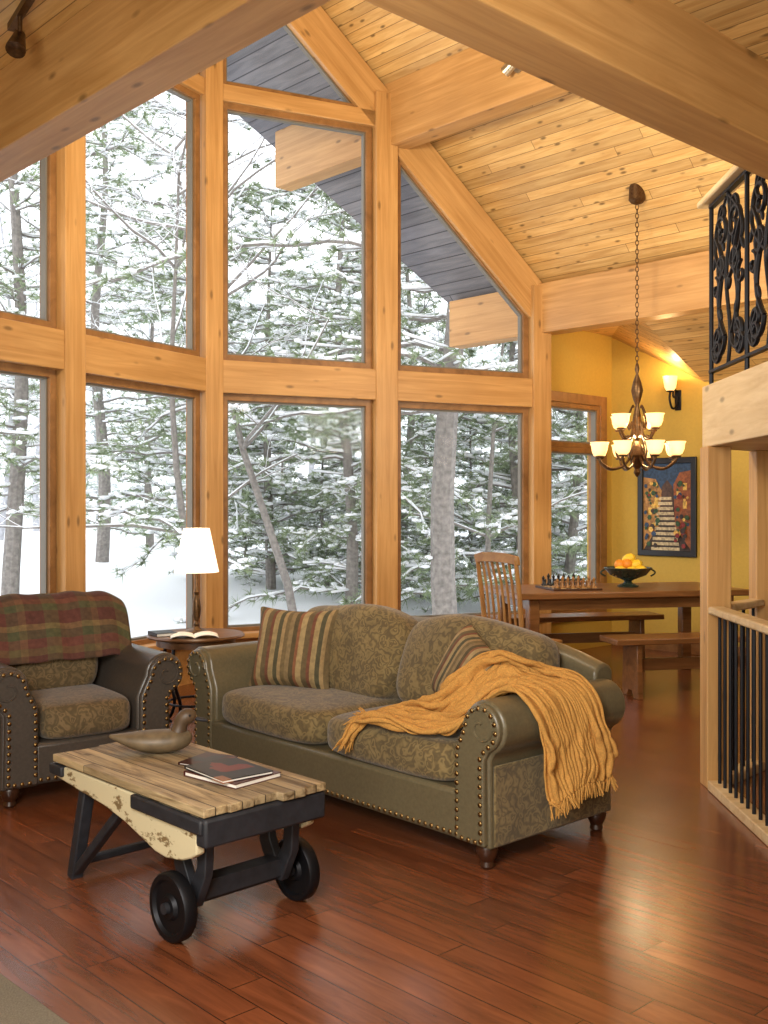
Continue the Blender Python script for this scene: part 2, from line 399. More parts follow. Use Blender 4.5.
def rect(x0,x1,z0,z1): return [(x0,z0),(x1,z0),(x1,z1),(x0,z1)]
def inset(poly,d):
    n=len(poly); A=sum(poly[i][0]*poly[(i+1)%n][1]-poly[(i+1)%n][0]*poly[i][1] for i in range(n))
    s=1 if A>0 else -1; lines=[]
    for i in range(n):
        p=Vector(poly[i]);q=Vector(poly[(i+1)%n]);e=(q-p).normalized();nn=Vector((-e.y,e.x))*s
        lines.append((p+nn*d,e))
    out=[]
    for i in range(n):
        p,e=lines[i-1];q,g=lines[i]; den=e.x*g.y-e.y*g.x
        if abs(den)<1e-6: out.append((q.x,q.y)); continue
        tt=((q.x-p.x)*g.y-(q.y-p.y)*g.x)/den; r=p+e*tt; out.append((r.x,r.y))
    return out
WN=[0]
def window(f,poly,fw=.06,d0=-.05,d1=.05):
    WN[0]+=1
    e=empty('window_%d'%WN[0],f(poly[0][0],poly[0][1],0),kind='structure')
    inv=Matrix.Translation(-e.location)
    g=lambda u,v,w: inv@f(u,v,w)
    inn=inset(poly,fw); inn2=inset(poly,fw+.014)
    MB().ring(poly,inn,g,d0,d1).build('window_frame',M['sash'],e,smooth=False,bevel=.004)
    MB().ring(inn,inn2,g,d0*.5,d1*.5).build('window_gasket',M['gasket'],e,smooth=False)
    n=len(inn2); MB().add([g(u,v,0) for u,v in inn2],[tuple(range(n))]).build('window_pane',M['glass'],e,smooth=False)
    return e
for s in 'RL':
    f=lambda u,v,w,s=s:F(s,u,v,w)
    if s=='R': b1=(.12,1.50); b2=(1.72,3.13); mid=1.61; e0=3.23
    else: b1=(.12,1.46); b2=(1.66,3.02); mid=1.56; e0=3.10
    window(f,rect(b1[0],b1[1],.37,2.38)); window(f,rect(b2[0],b2[1],.37,2.38))
    window(f,rect(b1[0],b1[1],2.64,4.80))
    window(f,[(b2[0],2.64),(b2[1],2.64),(b2[1],zt(s,b2[1])-.44),(b2[0],zt(s,b2[0])-.44)])
    k=SL*.951; tx=(zt(s,0)-.44-4.92)/k
    window(f,[(b1[0],4.92),(tx,4.92),(b1[0],zt(s,b1[0])-.44)],.05)
    timber(F(s,mid,0,.03),F(s,mid,zt(s,mid)-.1,.03),DIR[s],abs(b2[0]-b1[1])-.01,.20,M['fir'])
    timber(F(s,e0,0,.03),F(s,e0,zt(s,e0)-.1,.03),DIR[s],.20,.22,M['fir'])
    timber(F(s,-.02,2.51,.03),F(s,e0+.1,2.51,.03),NIN[s],.17,.27,M['fir'])
    timber(F(s,-.02,4.86,.02),F(s,mid,4.86,.02),NIN[s],.14,.14,M['fir'])
    timber(F(s,-.02,zt(s,0)-.26,.02),F(s,e0+.1,zt(s,e0+.1)-.26,.02),NIN[s],.14,.34,M['fir'])
    timber(F(s,0,.37,.07),F(s,e0,.37,.07),NIN[s],.20,.045,M['fir'])
    wallpoly('wall_window_'+('right' if s=='R' else 'left'),f,rect(0,e0+.1,0,.37),M['fir'],-.1)
pd=(NIN['R']+NIN['L']).normalized()
timber(AF+pd*.04,AF+pd*.04+Vector((0,0,ZR-.25)),vb,.17,.22,M['fir'])
timber(W(GA,1.5,4.91),W(1.1,1.5,4.91),vb,.2,.56,M['fir'])
timber(W(GA,3.0,3.315),W(.12,3.0,3.315),vb,.2,.47,M['fir'])
timber(W(-.95,-2.84,3.265),W(GA,-2.84,3.265),vb,.2,.37,M['firdark'])
timber(W(GA-.06,-6.9,2.835),W(GA-.06,4.19,2.835),va,.20,.29,M['firdark'])
window(DW,rect(.10,.95,2.02,2.46),.05,-.02,.09); window(DW,rect(.10,.95,.40,2.02),.05,-.02,.09)
b=MB(); b.ring(rect(-.0,1.06,.30,2.56),rect(.10,.95,.40,2.46),DW,-.03,0); TRIM[0]+=1
struct(b.build('trim_%d'%TRIM[0],M['sash'],smooth=False,bevel=.004))
struct(MB().prism(rect(-9.5,-.99,0,.12),lambda u,v,w:W(u,4.193-w,v),0,.02).build('baseboard_right',M['sash'],smooth=False))

# ------------------------------------------------------------------ loft, posts, railings
lp=[(1.70,5.44),(1.64,2.9),(3.3,2.9),(3.6,5.4),(2.7,6.4)]
struct(MB().prism(lp,lambda u,v,w:(u,v,w),1.75,2.06).build('floor_loft',M['railwood'],smooth=False,bevel=.008))
timber((1.695,5.46,1.91),(1.635,2.9,1.91),(1,0,0),.05,.32,M['railwood'])
timber((1.70,5.445,1.91),(2.7,6.4,1.91),(1,-1,0),.05,.32,M['railwood'])
timber((1.712,5.37,0),(1.712,5.37,1.75),(1,0,0),.125,.125,M['firdark'])
timber((2.10,5.76,0),(2.10,5.76,1.75),(1,0,0),.12,.12,M['firdark'])
st=empty('stair_railing',(1.69,5.29,0),0,'stair guard railing with black iron balusters and wood handrail, at the floor on the right','railing')
MB().bar((0,0,.915),(-.05,-2.3,.915),.085,.04,(1,0,0)).build('handrail',M['railwood'],st,bevel=.01)
MB().bar((0,0,.025),(-.05,-2.3,.025),.09,.05,(1,0,0)).build('shoe_rail',M['railwood'],st,bevel=.006)
for i in range(26):
    k=(i+.7)*.086; MB().cyl((-.0217*k,-k,.05),(-.0217*k,-k,.9),.009,n=8).build('baluster',M['iron'],st)
s2=empty('stair_railing',(1.78,5.42,0),0,'short return of stair railing between the two posts under the loft','railing')
MB().bar((0,0,.915),(.27,.29,.915),.085,.04,(1,-1,0)).build('handrail',M['railwood'],s2,bevel=.01)
MB().bar((0,0,.025),(.27,.29,.025),.09,.05,(1,-1,0)).build('shoe_rail',M['railwood'],s2,bevel=.006)
for i in range(3):
    k=.07+i*.09; MB().cyl((k*.93,k,.05),(k*.93,k,.9),.009,n=8).build('baluster',M['iron'],s2)
br=empty('balcony_railing',(1.70,5.40,2.07),R(-90)-.024,'ornate black wrought iron scrollwork balcony railing along the loft edge','railing')
RL=1.14
MB().bar((-.08,0,.955),(RL,0,.955),.11,.035,(0,1,0)).build('handrail',M['railwood'],br,bevel=.01)
MB().bar((0,0,.925),(RL,0,.925),.03,.014,(0,1,0)).build('top_bar',M['iron'],br)
MB().bar((0,0,.07),(RL,0,.07),.03,.014,(0,1,0)).build('bottom_bar',M['iron'],br)
def spiral(cx,cz,r,a0,turn,n=22): return [(cx+r*(1-.85*i/n)*math.cos(a0+turn*i/n),0,cz+r*(1-.85*i/n)*math.sin(a0+turn*i/n)) for i in range(n+1)]
def volute(x0,z0,x1,z1,r,sg,th):
    n=18; stem=[(x0+(x1-x0)*i/n+sg*.06*math.sin(2*PI*i/n),0,z0+(z1-z0)*i/n) for i in range(n+1)]
    q=MB().tube(stem,th,6)
    q.tube(spiral(x1-sg*r,z1,r,0 if sg>0 else PI,sg*2.4*PI),th,6)
    q.tube(spiral(x0+sg*r,z0,r,PI if sg>0 else 0,sg*2.4*PI),th,6)
    return q
np_=2; pw=RL/np_
for i in range(np_+1):
    MB().cyl((i*pw,0,0),(i*pw,0,.94),.012,n=8).build('baluster',M['iron'],br)
    if i<np_:
        c=(i+.5)*pw
        for sg in(-1,1):
            volute(c+sg*.05,.22,c+sg*.20,.74,.10,sg,.012).build('scroll',M['iron'],br)
            volute(c+sg*.25,.17,c+sg*.04,.56,.075,-sg,.011).build('scroll',M['iron'],br)
            MB().tube([(c+sg*(.02+.20*math.sin(PI*k/16)),0,.50+.40*k/16) for k in range(17)],.010,6).build('scroll',M['iron'],br)
            MB().tube(spiral(c+sg*.09,.83,.075,-PI/2,sg*2.2*PI),.010,6).build('scroll',M['iron'],br)
            MB().tube(spiral(c+sg*.20,.48,.06,PI/2,sg*2.0*PI),.010,6).build('scroll',M['iron'],br)
            MB().tube(spiral(c+sg*.16,.14,.05,PI/2,-sg*2.0*PI),.010,6).build('scroll',M['iron'],br)
            for (zx,zz_,tl) in((.12,.34,.5),(.22,.62,-.5),(.08,.68,.4)): MB().ball((c+sg*zx,0,zz_),.034,(.4,.3,1.2),8,6,0,Matrix.Rotation(sg*tl,3,'Y')).build('leaf',M['iron'],br)
        MB().tube([(c+.03*math.sin(k*PI/8),0,.08+.84*k/24) for k in range(25)],.010,6).ball((c,0,.48),.03,(1,.6,1.4),8,6).build('scroll',M['iron'],br)

# ------------------------------------------------------------------ sofa and armchair
def seating(name,loc,rz,HL,n,ML,MF,label,cat,backz=.83,camel=.30):
    e=empty(name,loc,rz,label,cat)
    bx=HL-.10
    MB().box((0,-.04,.20),(2*bx,.80,.20)).build('base',ML,e,bevel=.02)
    prof=[(.27,.1),(.27,.45),(.335,backz-.06)]
    for k in range(9):
        an=PI-PI*k/8; prof.append((.40+.065*math.cos(an),backz-.04+.065*math.sin(an)))
    prof+=[(.44,.1)]
    def bf(u,v,w):
        q=1-camel*abs(w/HL)**3
        return (w,u,v if v<.45 else .45+(v-.45)*q)
    MB().sweep(prof,bf,[HL*(-1+2*i/16) for i in range(17)]).build('back',ML,e,bevel=.012)
    ap=[(-.13,.09),(-.13,.47),(-.105,.525)]
    arc=[]
    for k in range(17):
        an=PI-R(245)*k/16; arc.append((.025+.108*math.cos(an),.57+.108*math.sin(an)))
    ap+=arc+[(.05,.44),(.055,.09)]
    for sg in(-1,1):
        MB().prism(ap,lambda u,v,w:(sg*(HL+u),w,v),-.42,.38).build('arm',ML,e,bevel=.012)
        MB().prism(inset(ap,.012),lambda u,v,w:(sg*(HL+u),w,v),-.445,-.41).build('arm_front_panel',ML,e,bevel=.01)
        sp=[(HL*sg+sg*(.025+.088*(1-.8*k/24)*math.cos(PI-2.6*PI*k/24)),-.447,.57+.088*(1-.8*k/24)*math.sin(PI-2.6*PI*k/24)) for k in range(25)]
        MB().tube(sp,.006,6).build('arm_scroll',ML,e)
        MB().box((sg*(HL+.057),-.02,.26),(.012,.76,.32)).build('arm_side_panel',MF,e,bevel=.005)
        q=MB(); pp=inset(ap,.028); pp=pp+[pp[0]]; acc=0
        for i in range(len(pp)-1):
            A=Vector(pp[i]);B=Vector(pp[i+1]);L=(B-A).length; d=-acc
            while d+.036<=L:
                d+=.036; p=A+(B-A)*(d/L) if d>0 else A
                q.ball((sg*(HL+p.x),-.449,p.y),.0105,(1,.6,1),8,5)
            acc=L-d
        q.build('nailhead_trim',M['brass'],e)
        for yy in(-.38,.34):
            MB().lathe([(.0,0),(.022,0),(.03,.012),(.026,.03),(.038,.05),(.045,.075),(.04,.10),(.03,.11),(0,.11)],(sg*HL,yy,0),16).build('leg',M['darkwood'],e)
    q=MB(); x=-bx+.03
    while x<bx: q.ball((x,-.442,.125),.0105,(1,.6,1),8,5); x+=.036
    q.build('nailhead_trim',M['brass'],e)
    inner=HL-.135; w=2*inner/n
    for i in range(n):
        cx=-inner+w*(i+.5)
        MB().cushion((cx,-.11,.385),(w-.005,.70,.19),5.5).build('seat_cushion',MF,e,sub=1)
        rot=Matrix.Rotation(R(-11),3,'X')
        o=MB().cushion((0,0,0),(w+.006,.29,.50),4.0,11)
        vv=[]
        for (x,y,z) in o.v:
            y*=1+.14*(-z/.25); y+= -.018*math.sin(x*9+1+i)*math.sin(z*7)
            z+=.012*math.sin(x*11+i*2)*max(0,z/.25)
            x,y,z=rot@Vector((x,y,z))
            z=z*(1-(.16*abs((cx+x)/HL)**3 if z>0 and n>1 else 0)); vv.append((x+cx,y+.175,z+.665))
        o.v=vv; o.build('back_cushion',MF,e,sub=1)
    return e
S0=Vector((.011,5.166,0)); SR=R(-48)
sofa=seating('sofa',S0,SR,1.02,2,M['leather'],M['fabric'],'olive leather and paisley fabric sofa with rolled nailhead arms','sofa')
C0=Vector((-1.72,5.52,0)); CR=math.atan2(.6,.8)
chair=seating('armchair',C0,CR,.38,1,M['leather2'],M['fabric2'],'dark brown leather armchair with paisley seat and rolled nailhead arms, by the window','armchair',.83,.1)
SM=Matrix.Translation(S0)@Matrix.Rotation(SR,4,'Z')
def SW(p): return SM@Vector(p)
def pillow(x,y,z,rot,w,h,label):
    o=MB().pillow(w,h,.16).build('throw_pillow',M['stripe'],sub=1)
    o.location=SW((x,y,z)); o.rotation_euler=(Matrix.Rotation(SR,3,'Z')@rot).to_euler(); return tag(o,label,'pillow',None)
pillow(-.68,-.06,.675,Matrix.Rotation(R(24),3,'Z')@Matrix.Rotation(R(-18),3,'X'),.50,.45,'striped brown and gold pillow at the left end of the sofa')
pil2=pillow(.60,-.06,.685,Matrix.Rotation(R(-14),3,'Z')@Matrix.Rotation(R(-20),3,'X')@Matrix.Rotation(R(22),3,'Y'),.38,.38,'striped brown pillow half covered by the mustard throw')
def cr(P,s):
    n=len(P)-1; k=min(int(s*n),n-1); u=s*n-k; p=[Vector(P[max(0,min(n,k+i-1))]) for i in range(4)]
    return .5*((2*p[1])+(p[2]-p[0])*u+(2*p[0]-5*p[1]+4*p[2]-p[3])*u*u+(-p[0]+3*p[1]-3*p[2]+p[3])*u**3)
# mustard throw: laid out gathered over seat and arm, settled with the cloth solver, then kept as a plain mesh
tb=empty('throw_blanket',S0,SR,'mustard knitted throw with fringe draped over the right sofa arm','blanket')
NU,NV=74,104
FR=[(.25,-.515,.36),(.29,-.50,.46),(.40,-.485,.52),(.56,-.47,.54),(.73,-.44,.56),(.85,-.39,.65),(.94,-.34,.72),(1.04,-.30,.735),(1.14,-.28,.70),(1.19,-.27,.60),(1.20,-.27,.50),(1.20,-.27,.42),(1.20,-.27,.35)]
BK=[(.32,-.24,.56),(.41,-.245,.66),(.51,-.24,.76),(.62,-.215,.84),(.73,-.14,.92),(.81,-.02,.945),(.88,.07,.90),(.96,.14,.81),(1.04,.21,.755),(1.14,.28,.71),(1.20,.32,.63),(1.21,.33,.56),(1.21,.32,.50)]
def sheet(s,w):
    ww=max(0,min(1,w+.05*math.sin(s*7)*(1-s)*(1-abs(2*w-1))))
    p=cr(FR,s)*(1-ww)+cr(BK,s)*ww
    ph=w*7.2+1.1*noise.noise(Vector((s*3.0,w*3.0,4)))+.9*math.sin(s*2.6)
    a=.5+.5*math.sin(2*PI*ph)
    h=max(0,min(1,(s-.60)/.16)); h=h*h*(3-2*h)
    d=.030+(.056*(1-h)+.036*h)*a+.045*max(0,noise.noise(Vector((s*5,w*6,7))))
    p=p+Vector((d*h,-.02*(1-h)*a,d*(1-h)))
    return SW(p)
cl=MB().grid(sheet,NU,NV).build('cloth',M['throw'],None,ang=180)
cols_=[o for o in sofa.children if o.name.split('.')[0] in('arm','seat_cushion','back_cushion','arm_side_panel','arm_front_panel','base')]+[pil2]
try:
    for o in cols_:
        o.modifiers.new('coll','COLLISION')
        c_=o.collision; c_.thickness_outer=.010; c_.thickness_inner=.05; c_.cloth_friction=80; c_.damping=.9
    cm=cl.modifiers.new('cloth','CLOTH'); st_=cm.settings
    st_.quality=6; st_.mass=.2; st_.air_damping=4.0
    st_.tension_stiffness=14; st_.compression_stiffness=10; st_.shear_stiffness=5; st_.bending_stiffness=.6
    st_.tension_damping=15; st_.compression_damping=15; st_.shear_damping=10; st_.bending_damping=2
    cs=cm.collision_settings; cs.collision_quality=3; cs.distance_min=.008; cs.use_self_collision=True; cs.self_distance_min=.005; cs.self_friction=30
    cm.point_cache.frame_start=1; cm.point_cache.frame_end=60
    SC.frame_start=1; SC.frame_end=60
    for fr in range(1,17): SC.frame_set(fr)
    dg=bpy.context.evaluated_depsgraph_get(); ev=cl.evaluated_get(dg)
    pts=[ev.matrix_world@v.co for v in ev.data.vertices]
    assert len(pts)==(NU+1)*(NV+1) and min(p.z for p in pts)>-.3
    print('CLOTH ok zmin',min(p.z for p in pts),'zmax',max(p.z for p in pts))
except Exception as ex:
    print('CLOTH failed',ex); pts=[v.co.copy() for v in cl.data.vertices]
cl.modifiers.clear()
for o in cols_:
    for m in list(o.modifiers):
        if m.type=='COLLISION': o.modifiers.remove(m)
SC.frame_set(1)
iv=SM.inverted(); lp_=[iv@p for p in pts]
for v,p in zip(cl.data.vertices,lp_): v.co=p
cl.data.update(); cl.parent=tb
m_=cl.modifiers.new('solid','SOLIDIFY'); m_.thickness=.009; m_.offset=0
m_=cl.modifiers.new('sub','SUBSURF'); m_.levels=1; m_.render_levels=1
for side in(0,1):
    q=MB()
    for j in range(0,NV+1,1):
        if side==0: p=lp_[j]; pn=lp_[2*(NV+1)+j]
        else: p=lp_[NU*(NV+1)+j]; pn=lp_[(NU-2)*(NV+1)+j]
        o_=(p-pn).normalized()*.045; d=o_+Vector((random.uniform(-.01,.01),random.uniform(-.012,.012),-.015 if side else -.004))
        q.tube([p,p+d*.5+Vector((0,0,.003)),p+d],[.004,.0035,.002],5)
    q.build('fringe',M['throw'],tb)
bl=empty('plaid_blanket',C0,CR,'faded red and green patchwork wool blanket folded over the armchair back','blanket')
PB=[(-.03,.63),(-.012,.71),(.018,.81),(.075,.92),(.185,.965),(.33,.935),(.43,.885),(.475,.78),(.485,.60)]
def plf(u,v):
    p=cr([(0,a,c) for a,c in PB],v); x=-.39+.79*u
    f=.004*math.sin(u*17+v*6)+.003*math.sin(u*31)
    edge=max(0,(u-.85)/.15); 
    return (x,p.y-f,p.z+f-.05*edge**2)
MB().grid(plf,40,40).build('cloth',M['plaid'],bl,solid=.009,ang=180)

# ------------------------------------------------------------------ cart coffee table
K0=Vector((-.745,3.885,0)); KR=math.atan2(-.72,.69); DZ=.467
def KW(p): return K0+Matrix.Rotation(KR,3,'Z')@Vector(p)
ct=empty('cart_coffee_table',K0,KR,'old factory cart coffee table with plank deck, cream sides and black iron wheels','coffee table')
edge=[]
random.seed(4)
for i in range(5):
    y0=-.255+i*.102; xo=.515+random.uniform(-.02,.012)
    edge+=[(xo,y0+.002),(xo+random.uniform(-.006,.006),y0+.1)]
for i in range(4,-1,-1):
    y0=-.255+i*.102; xo=-.56+random.uniform(-.012,.02)
    edge+=[(xo,y0+.1),(xo+random.uniform(-.006,.006),y0+.002)]
MB().prism(edge,lambda u,v,w:(u,v,w),DZ-.028,DZ).build('deck',M['deck'],ct,bevel=.004)
sill=[(-.57,.43),(-.57,.39),(-.50,.378),(-.34,.362),(-.15,.345),(.0,.318),(.12,.285),(.20,.262),(.27,.256),(.36,.268),(.42,.29),(.455,.31),(.455,.43)]
for sg in(-1,1):
    MB().prism(sill,lambda u,v,w:(u,sg*w,v),.215,.25).build('side_rail',M['cream'],ct,bevel=.006)
    MB().box((.28,sg*.253,.408),(.44,.026,.05)).build('side_iron',M['ironpaint'],ct,bevel=.008)
    MB().box((-.51,sg*.25,.412),(.10,.03,.04)).build('corner_iron',M['ironpaint'],ct,bevel=.006)
    MB().prism([(.24,.40),(.24,.22),(.30,.10),(.37,.10),(.43,.22),(.44,.40),(.39,.40),(.38,.24),(.34,.17),(.30,.24),(.29,.40)],lambda u,v,w:(u,sg*w,v),.165,.2).build('axle_bracket',M['ironpaint'],ct,bevel=.004)
    MB().bar((-.35,sg*.20,.42),(-.44,sg*.215,.0),.05,.045,(0,1,0)).bar((-.44,sg*.215,.012),(-.09,sg*.20,.34),.04,.032,(0,1,0)).build('leg',M['ironpaint'],ct,bevel=.006)
    rw=Matrix.Rotation(PI/2,3,'X'); yw=sg*.262; wx=.335
    wh=MB().lathe([(0,-.022),(.036,-.022),(.045,-.010),(.085,-.012),(.092,-.024),(.109,-.024),(.114,-.017),(.114,.017),(.109,.024),(.092,.024),(.085,.012),(.045,.010),(.036,.022),(0,.022)],(wx,yw,.114),32,0,rw)
    w_=wh.build('wheel',M['iron'],ct)
    MB().cyl((wx,sg*.23,.114),(wx,sg*.30,.114),.022,.018,14).build('hub_cap',M['ironpaint'],w_)
MB().cyl((.335,-.24,.114),(.335,.24,.114),.017,n=12).box((.335,0,.15),(.07,.36,.06)).build('axle',M['ironpaint'],ct)
MB().box((.485,0,.388),(.058,.51,.095)).build('end_beam',M['ironpaint'],ct,bevel=.01)
MB().box((-.46,0,.39),(.08,.40,.07)).build('cross_beam',M['ironpaint'],ct,bevel=.006)
MB().bar((-.43,-.21,.06),(-.43,.21,.06),.03,.03,(1,0,0)).build('leg_crossbar',M['ironpaint'],ct,bevel=.006)
# duck decoy
dk=empty('duck_decoy',KW((-.28,.05,DZ)),R(8),'carved brown wooden duck decoy with raised head on the cart table','decoy')
secs=[(-.185,.074,.006,.006),(-.155,.066,.026,.014),(-.10,.054,.052,.032),(-.04,.048,.070,.045),(.03,.047,.072,.047),(.09,.050,.060,.043),(.125,.055,.038,.033),(.142,.060,.012,.012)]
vs=[];fs=[];n=20
for (x,zc,ry,rz_) in secs:
    for j in range(n):
        an=2*PI*j/n; vs.append((x,ry*math.cos(an),max(.0,zc+rz_*math.sin(an))))
fs=[(i*n+j,i*n+(j+1)%n,(i+1)*n+(j+1)%n,(i+1)*n+j) for i in range(len(secs)-1) for j in range(n)]
fs+=[tuple(range(n))[::-1],tuple((len(secs)-1)*n+j for j in range(n))]
MB().add(vs,fs).build('body',M['duck'],dk,sub=1,ang=180)
MB().tube([(.078,0,.06),(.09,0,.088),(.094,0,.110),(.102,0,.132),(.12,0,.145),(.14,0,.143),(.156,0,.137)],[.042,.032,.028,.033,.036,.029,.016],16).build('head',M['duckbrown'],dk,sub=1,ang=180)
MB().ball((.174,0,.129),.032,(1,.5,.25),12,8,0,Matrix.Rotation(R(12),3,'Y')).build('bill',M['ironpaint'],dk)
for sg in(-1,1): MB().ball((.132,sg*.030,.151),.005,nu=8,nv=6).build('eye',M['black'],dk)
def covermat(name,c1,c2,c3,sc):
    m,t,b=mat(name); tc=nd(t,'ShaderNodeTexCoord'); vo=nd(t,'ShaderNodeTexVoronoi',distance='CHEBYCHEV'); vo.inputs['Scale'].default_value=sc
    t.links.new(tc.outputs['Object'],vo.inputs['Vector']); r=ramp(t,[(0,lin(c1)),(.5,lin(c2)),(.8,lin(c3))],'CONSTANT'); sp=nd(t,'ShaderNodeSeparateColor'); t.links.new(vo.outputs['Color'],sp.inputs[0])
    t.links.new(sp.outputs[0],r.inputs['Fac']); t.links.new(r.outputs['Color'],b.inputs['Base Color']); b.inputs['Roughness'].default_value=.4; b.inputs['Specular IOR Level'].default_value=.3; return m
def book(p,rz,size,m,label,name='book',group=None):
    e=empty(name,p,rz,label,'book',group); w,d,h=size
    MB().box((.002,0,h/2),(w-.008,d-.008,h-.006)).build('pages',M['paper'],e)
    MB().box((0,0,h-.0015),(w,d,.003)).box((0,0,.0015),(w,d,.003)).box((-w/2+.0015,0,h/2),(.003,d,h)).build('cover',m,e)
    return e
mA=covermat('dark_photo_cover','#1d1a1a','#6a2418','#8a5a3a',9); mB=covermat('red_brown_cover','#3a1712','#20242a','#a0622e',11); mC=plain('maroon_cover','#4a1a16',.3)
book(KW((.22,.06,DZ)),KR+R(6),(.28,.22,.018),mC,'maroon book at the bottom of the pile on the cart table')
book(KW((.21,.05,DZ+.018)),KR+R(-4),(.27,.21,.012),mA,'dark photo magazine on top of the pile on the cart table','magazine')
book(KW((-.02,.12,DZ)),KR+R(20),(.15,.18,.010),mB,'red brown magazine beside the pile, towards the duck decoy','magazine')

# ------------------------------------------------------------------ side table and lamp
T0=at(196,6.78); 
stb=empty('side_table',T0,R(20),'round wood side table on scrolled black iron legs between armchair and sofa','side table')
M['tabledark']=wood('dark_table_top','#52351d','#7a5230',.35,(1,9,9))
MB().lathe([(0,.588),(.29,.588),(.312,.594),(.315,.602),(.308,.612),(0,.612)],n=40).build('table_top',M['tabledark'],stb)
MB().lathe([(.245,.54),(.255,.54),(.255,.589),(.245,.589)],n=32).build('apron',M['tabledark'],stb)
for k in range(4):
    an=k*PI/2+PI/4; c,s_=math.cos(an),math.sin(an)
    pr=[(.24,.545),(.25,.42),(.22,.29),(.17,.18),(.19,.08),(.25,.02),(.30,.03),(.32,.07),(.30,.10),(.27,.09)]
    pts_=[cr([(r*c,r*s_,z) for r,z in pr],i/30) for i in range(31)]
    MB().tube(pts_,.011,8).build('leg',M['iron'],stb)
MB().tube([(.18*math.cos(2*PI*k/32),.18*math.sin(2*PI*k/32),.17) for k in range(32)],.008,8,True).build('ring_stretcher',M['iron'],stb)
lm=empty('table_lamp',T0+Vector((0,.02,.612)),0,'table lamp with glowing white empire shade and slender bronze column','lamp')
MB().lathe([(0,0),(.075,0),(.078,.012),(.06,.022),(.03,.03),(.018,.045),(0,.045)],n=28).build('base',M['bronze'],lm)
MB().lathe([(.014,.04),(.02,.06),(.012,.08),(.024,.11),(.03,.16),(.024,.22),(.013,.25),(.02,.27),(.012,.29),(.009,.40),(.012,.42),(0,.42)],n=20).build('column',M['bronze'],lm)
MB().lathe([(.145,.40),(.085,.685),(.082,.685),(.142,.40)],n=36).build('lamp_shade',M['shade'],lm)
MB().lathe([(0,.42),(.02,.44),(.03,.49),(.02,.53),(0,.54)],n=14).build('bulb',M['amber'],lm)
om=empty('open_magazine',T0+Vector((.02,-.17,.612)),R(12),'open white magazine lying in front of the lamp','magazine')
MB().grid(lambda u,v:((u-.5)*.30,(v-.5)*.2,.004+.018*abs(math.sin(u*2*PI))**.7),24,2).build('pages',M['paper'],om,solid=.003)
book(T0+Vector((-.20,-.08,.612)),R(30),(.14,.18,.022),M['black'],'small black book on the left side of the side table')

# ------------------------------------------------------------------ dining group
TR=R(12); TC=Vector((1.92,8.72,0))
def TW(p,c=TC): return c+Matrix.Rotation(TR,3,'Z')@Vector(p)
dt=empty('dining_table',TC,TR,'long brown wood dining table beneath the chandelier','table')
MB().box((0,0,.735),(2.0,.9,.05)).build('table_top',M['table'],dt,bevel=.008)
MB().box((0,-.36,.665),(1.7,.025,.09)).box((0,.36,.665),(1.7,.025,.09)).box((-.85,0,.665),(.025,.72,.09)).box((.85,0,.665),(.025,.72,.09)).build('apron',M['table'],dt)
for sx in(-1,1):
    for sy in(-1,1): MB().box((sx*.84,sy*.35,.355),(.09,.09,.71)).build('leg',M['table'],dt,bevel=.008)
def bench(c,L,label):
    e=empty('bench',c,TR,label,'bench')
    MB().box((0,0,.43),(L,.32,.045)).build('seat',M['table'],e,bevel=.008)
    for sx in(-1,1):
        MB().prism([(-.14,0),(-.06,0),(-.03,.05),(.03,.05),(.06,0),(.14,0),(.12,.41),(-.12,.41)],lambda u,v,w:(sx*(L/2-.2)+w,u,v),-.022,.022).build('leg',M['table'],e,bevel=.005)
    MB().box((0,0,.24),(L-.4,.03,.09)).build('stretcher',M['table'],e,bevel=.005)
bench(Vector((2.42,7.99,0)),1.5,'low wood bench on the near side of the dining table')
bench(Vector((1.74,9.46,0)),1.6,'wood bench between the dining table and the window')
ch=empty('dining_chair',Vector((1.02,7.70,0)),R(128),'honey wood slat back dining chair at the left end of the table','chair')
MB().box((0,0,.44),(.43,.42,.035)).build('seat',M['chairwood'],ch,bevel=.01)
for sx in(-1,1):
    MB().box((sx*.185,-.18,.212),(.034,.034,.424)).build('leg',M['chairwood'],ch,bevel=.005)
    MB().tube([(sx*.19,.17,0),(sx*.19,.185,.22),(sx*.19,.19,.45),(sx*.192,.20,.62),(sx*.195,.225,.82),(sx*.198,.265,1.06)],[.018,.019,.02,.019,.018,.016],8).build('back_post',M['chairwood'],ch)
    MB().box((sx*.188,0,.2),(.022,.36,.035)).build('stretcher',M['chairwood'],ch)
MB().prism([(-.225,1.02),(-.12,1.035),(0,1.04),(.12,1.035),(.225,1.02),(.225,1.085),(.12,1.105),(0,1.11),(-.12,1.105),(-.225,1.085)],lambda u,v,w:(u,.265+w+(v-1.06)*.2-.03*(u/.22)**2+.025,v),-.012,.012).build('top_rail',M['chairwood'],ch,bevel=.006)
MB().bar((-.18,.195,.54),(.18,.195,.54),.024,.05,(0,1,.1)).build('lower_rail',M['chairwood'],ch)
for k in range(6):
    x=-.135+k*.054; MB().tube([(x,.195,.54),(x,.212,.72),(x,.235,.88),(x,.285-.03*(x/.22)**2,1.05)],.010,6).build('slat',M['chairwood'],ch)
B0=Vector((2.06,8.78,.76))
fb=empty('fruit_bowl',B0,0,'dark footed bowl of fruit on the dining table','bowl')
MB().lathe([(0,0),(.085,0),(.09,.012),(.04,.03),(.03,.05),(.06,.065),(.15,.10),(.195,.155),(.205,.16),(.195,.165),(.145,.115),(.05,.08),(0,.078)],n=36).build('body',M['bowl'],fb)
for sg in(-1,1): MB().tube([(sg*(.19+.04*math.sin(PI*k/10)),0,.15-.06*k/10) for k in range(11)],.007,6).build('handle',M['bowl'],fb)
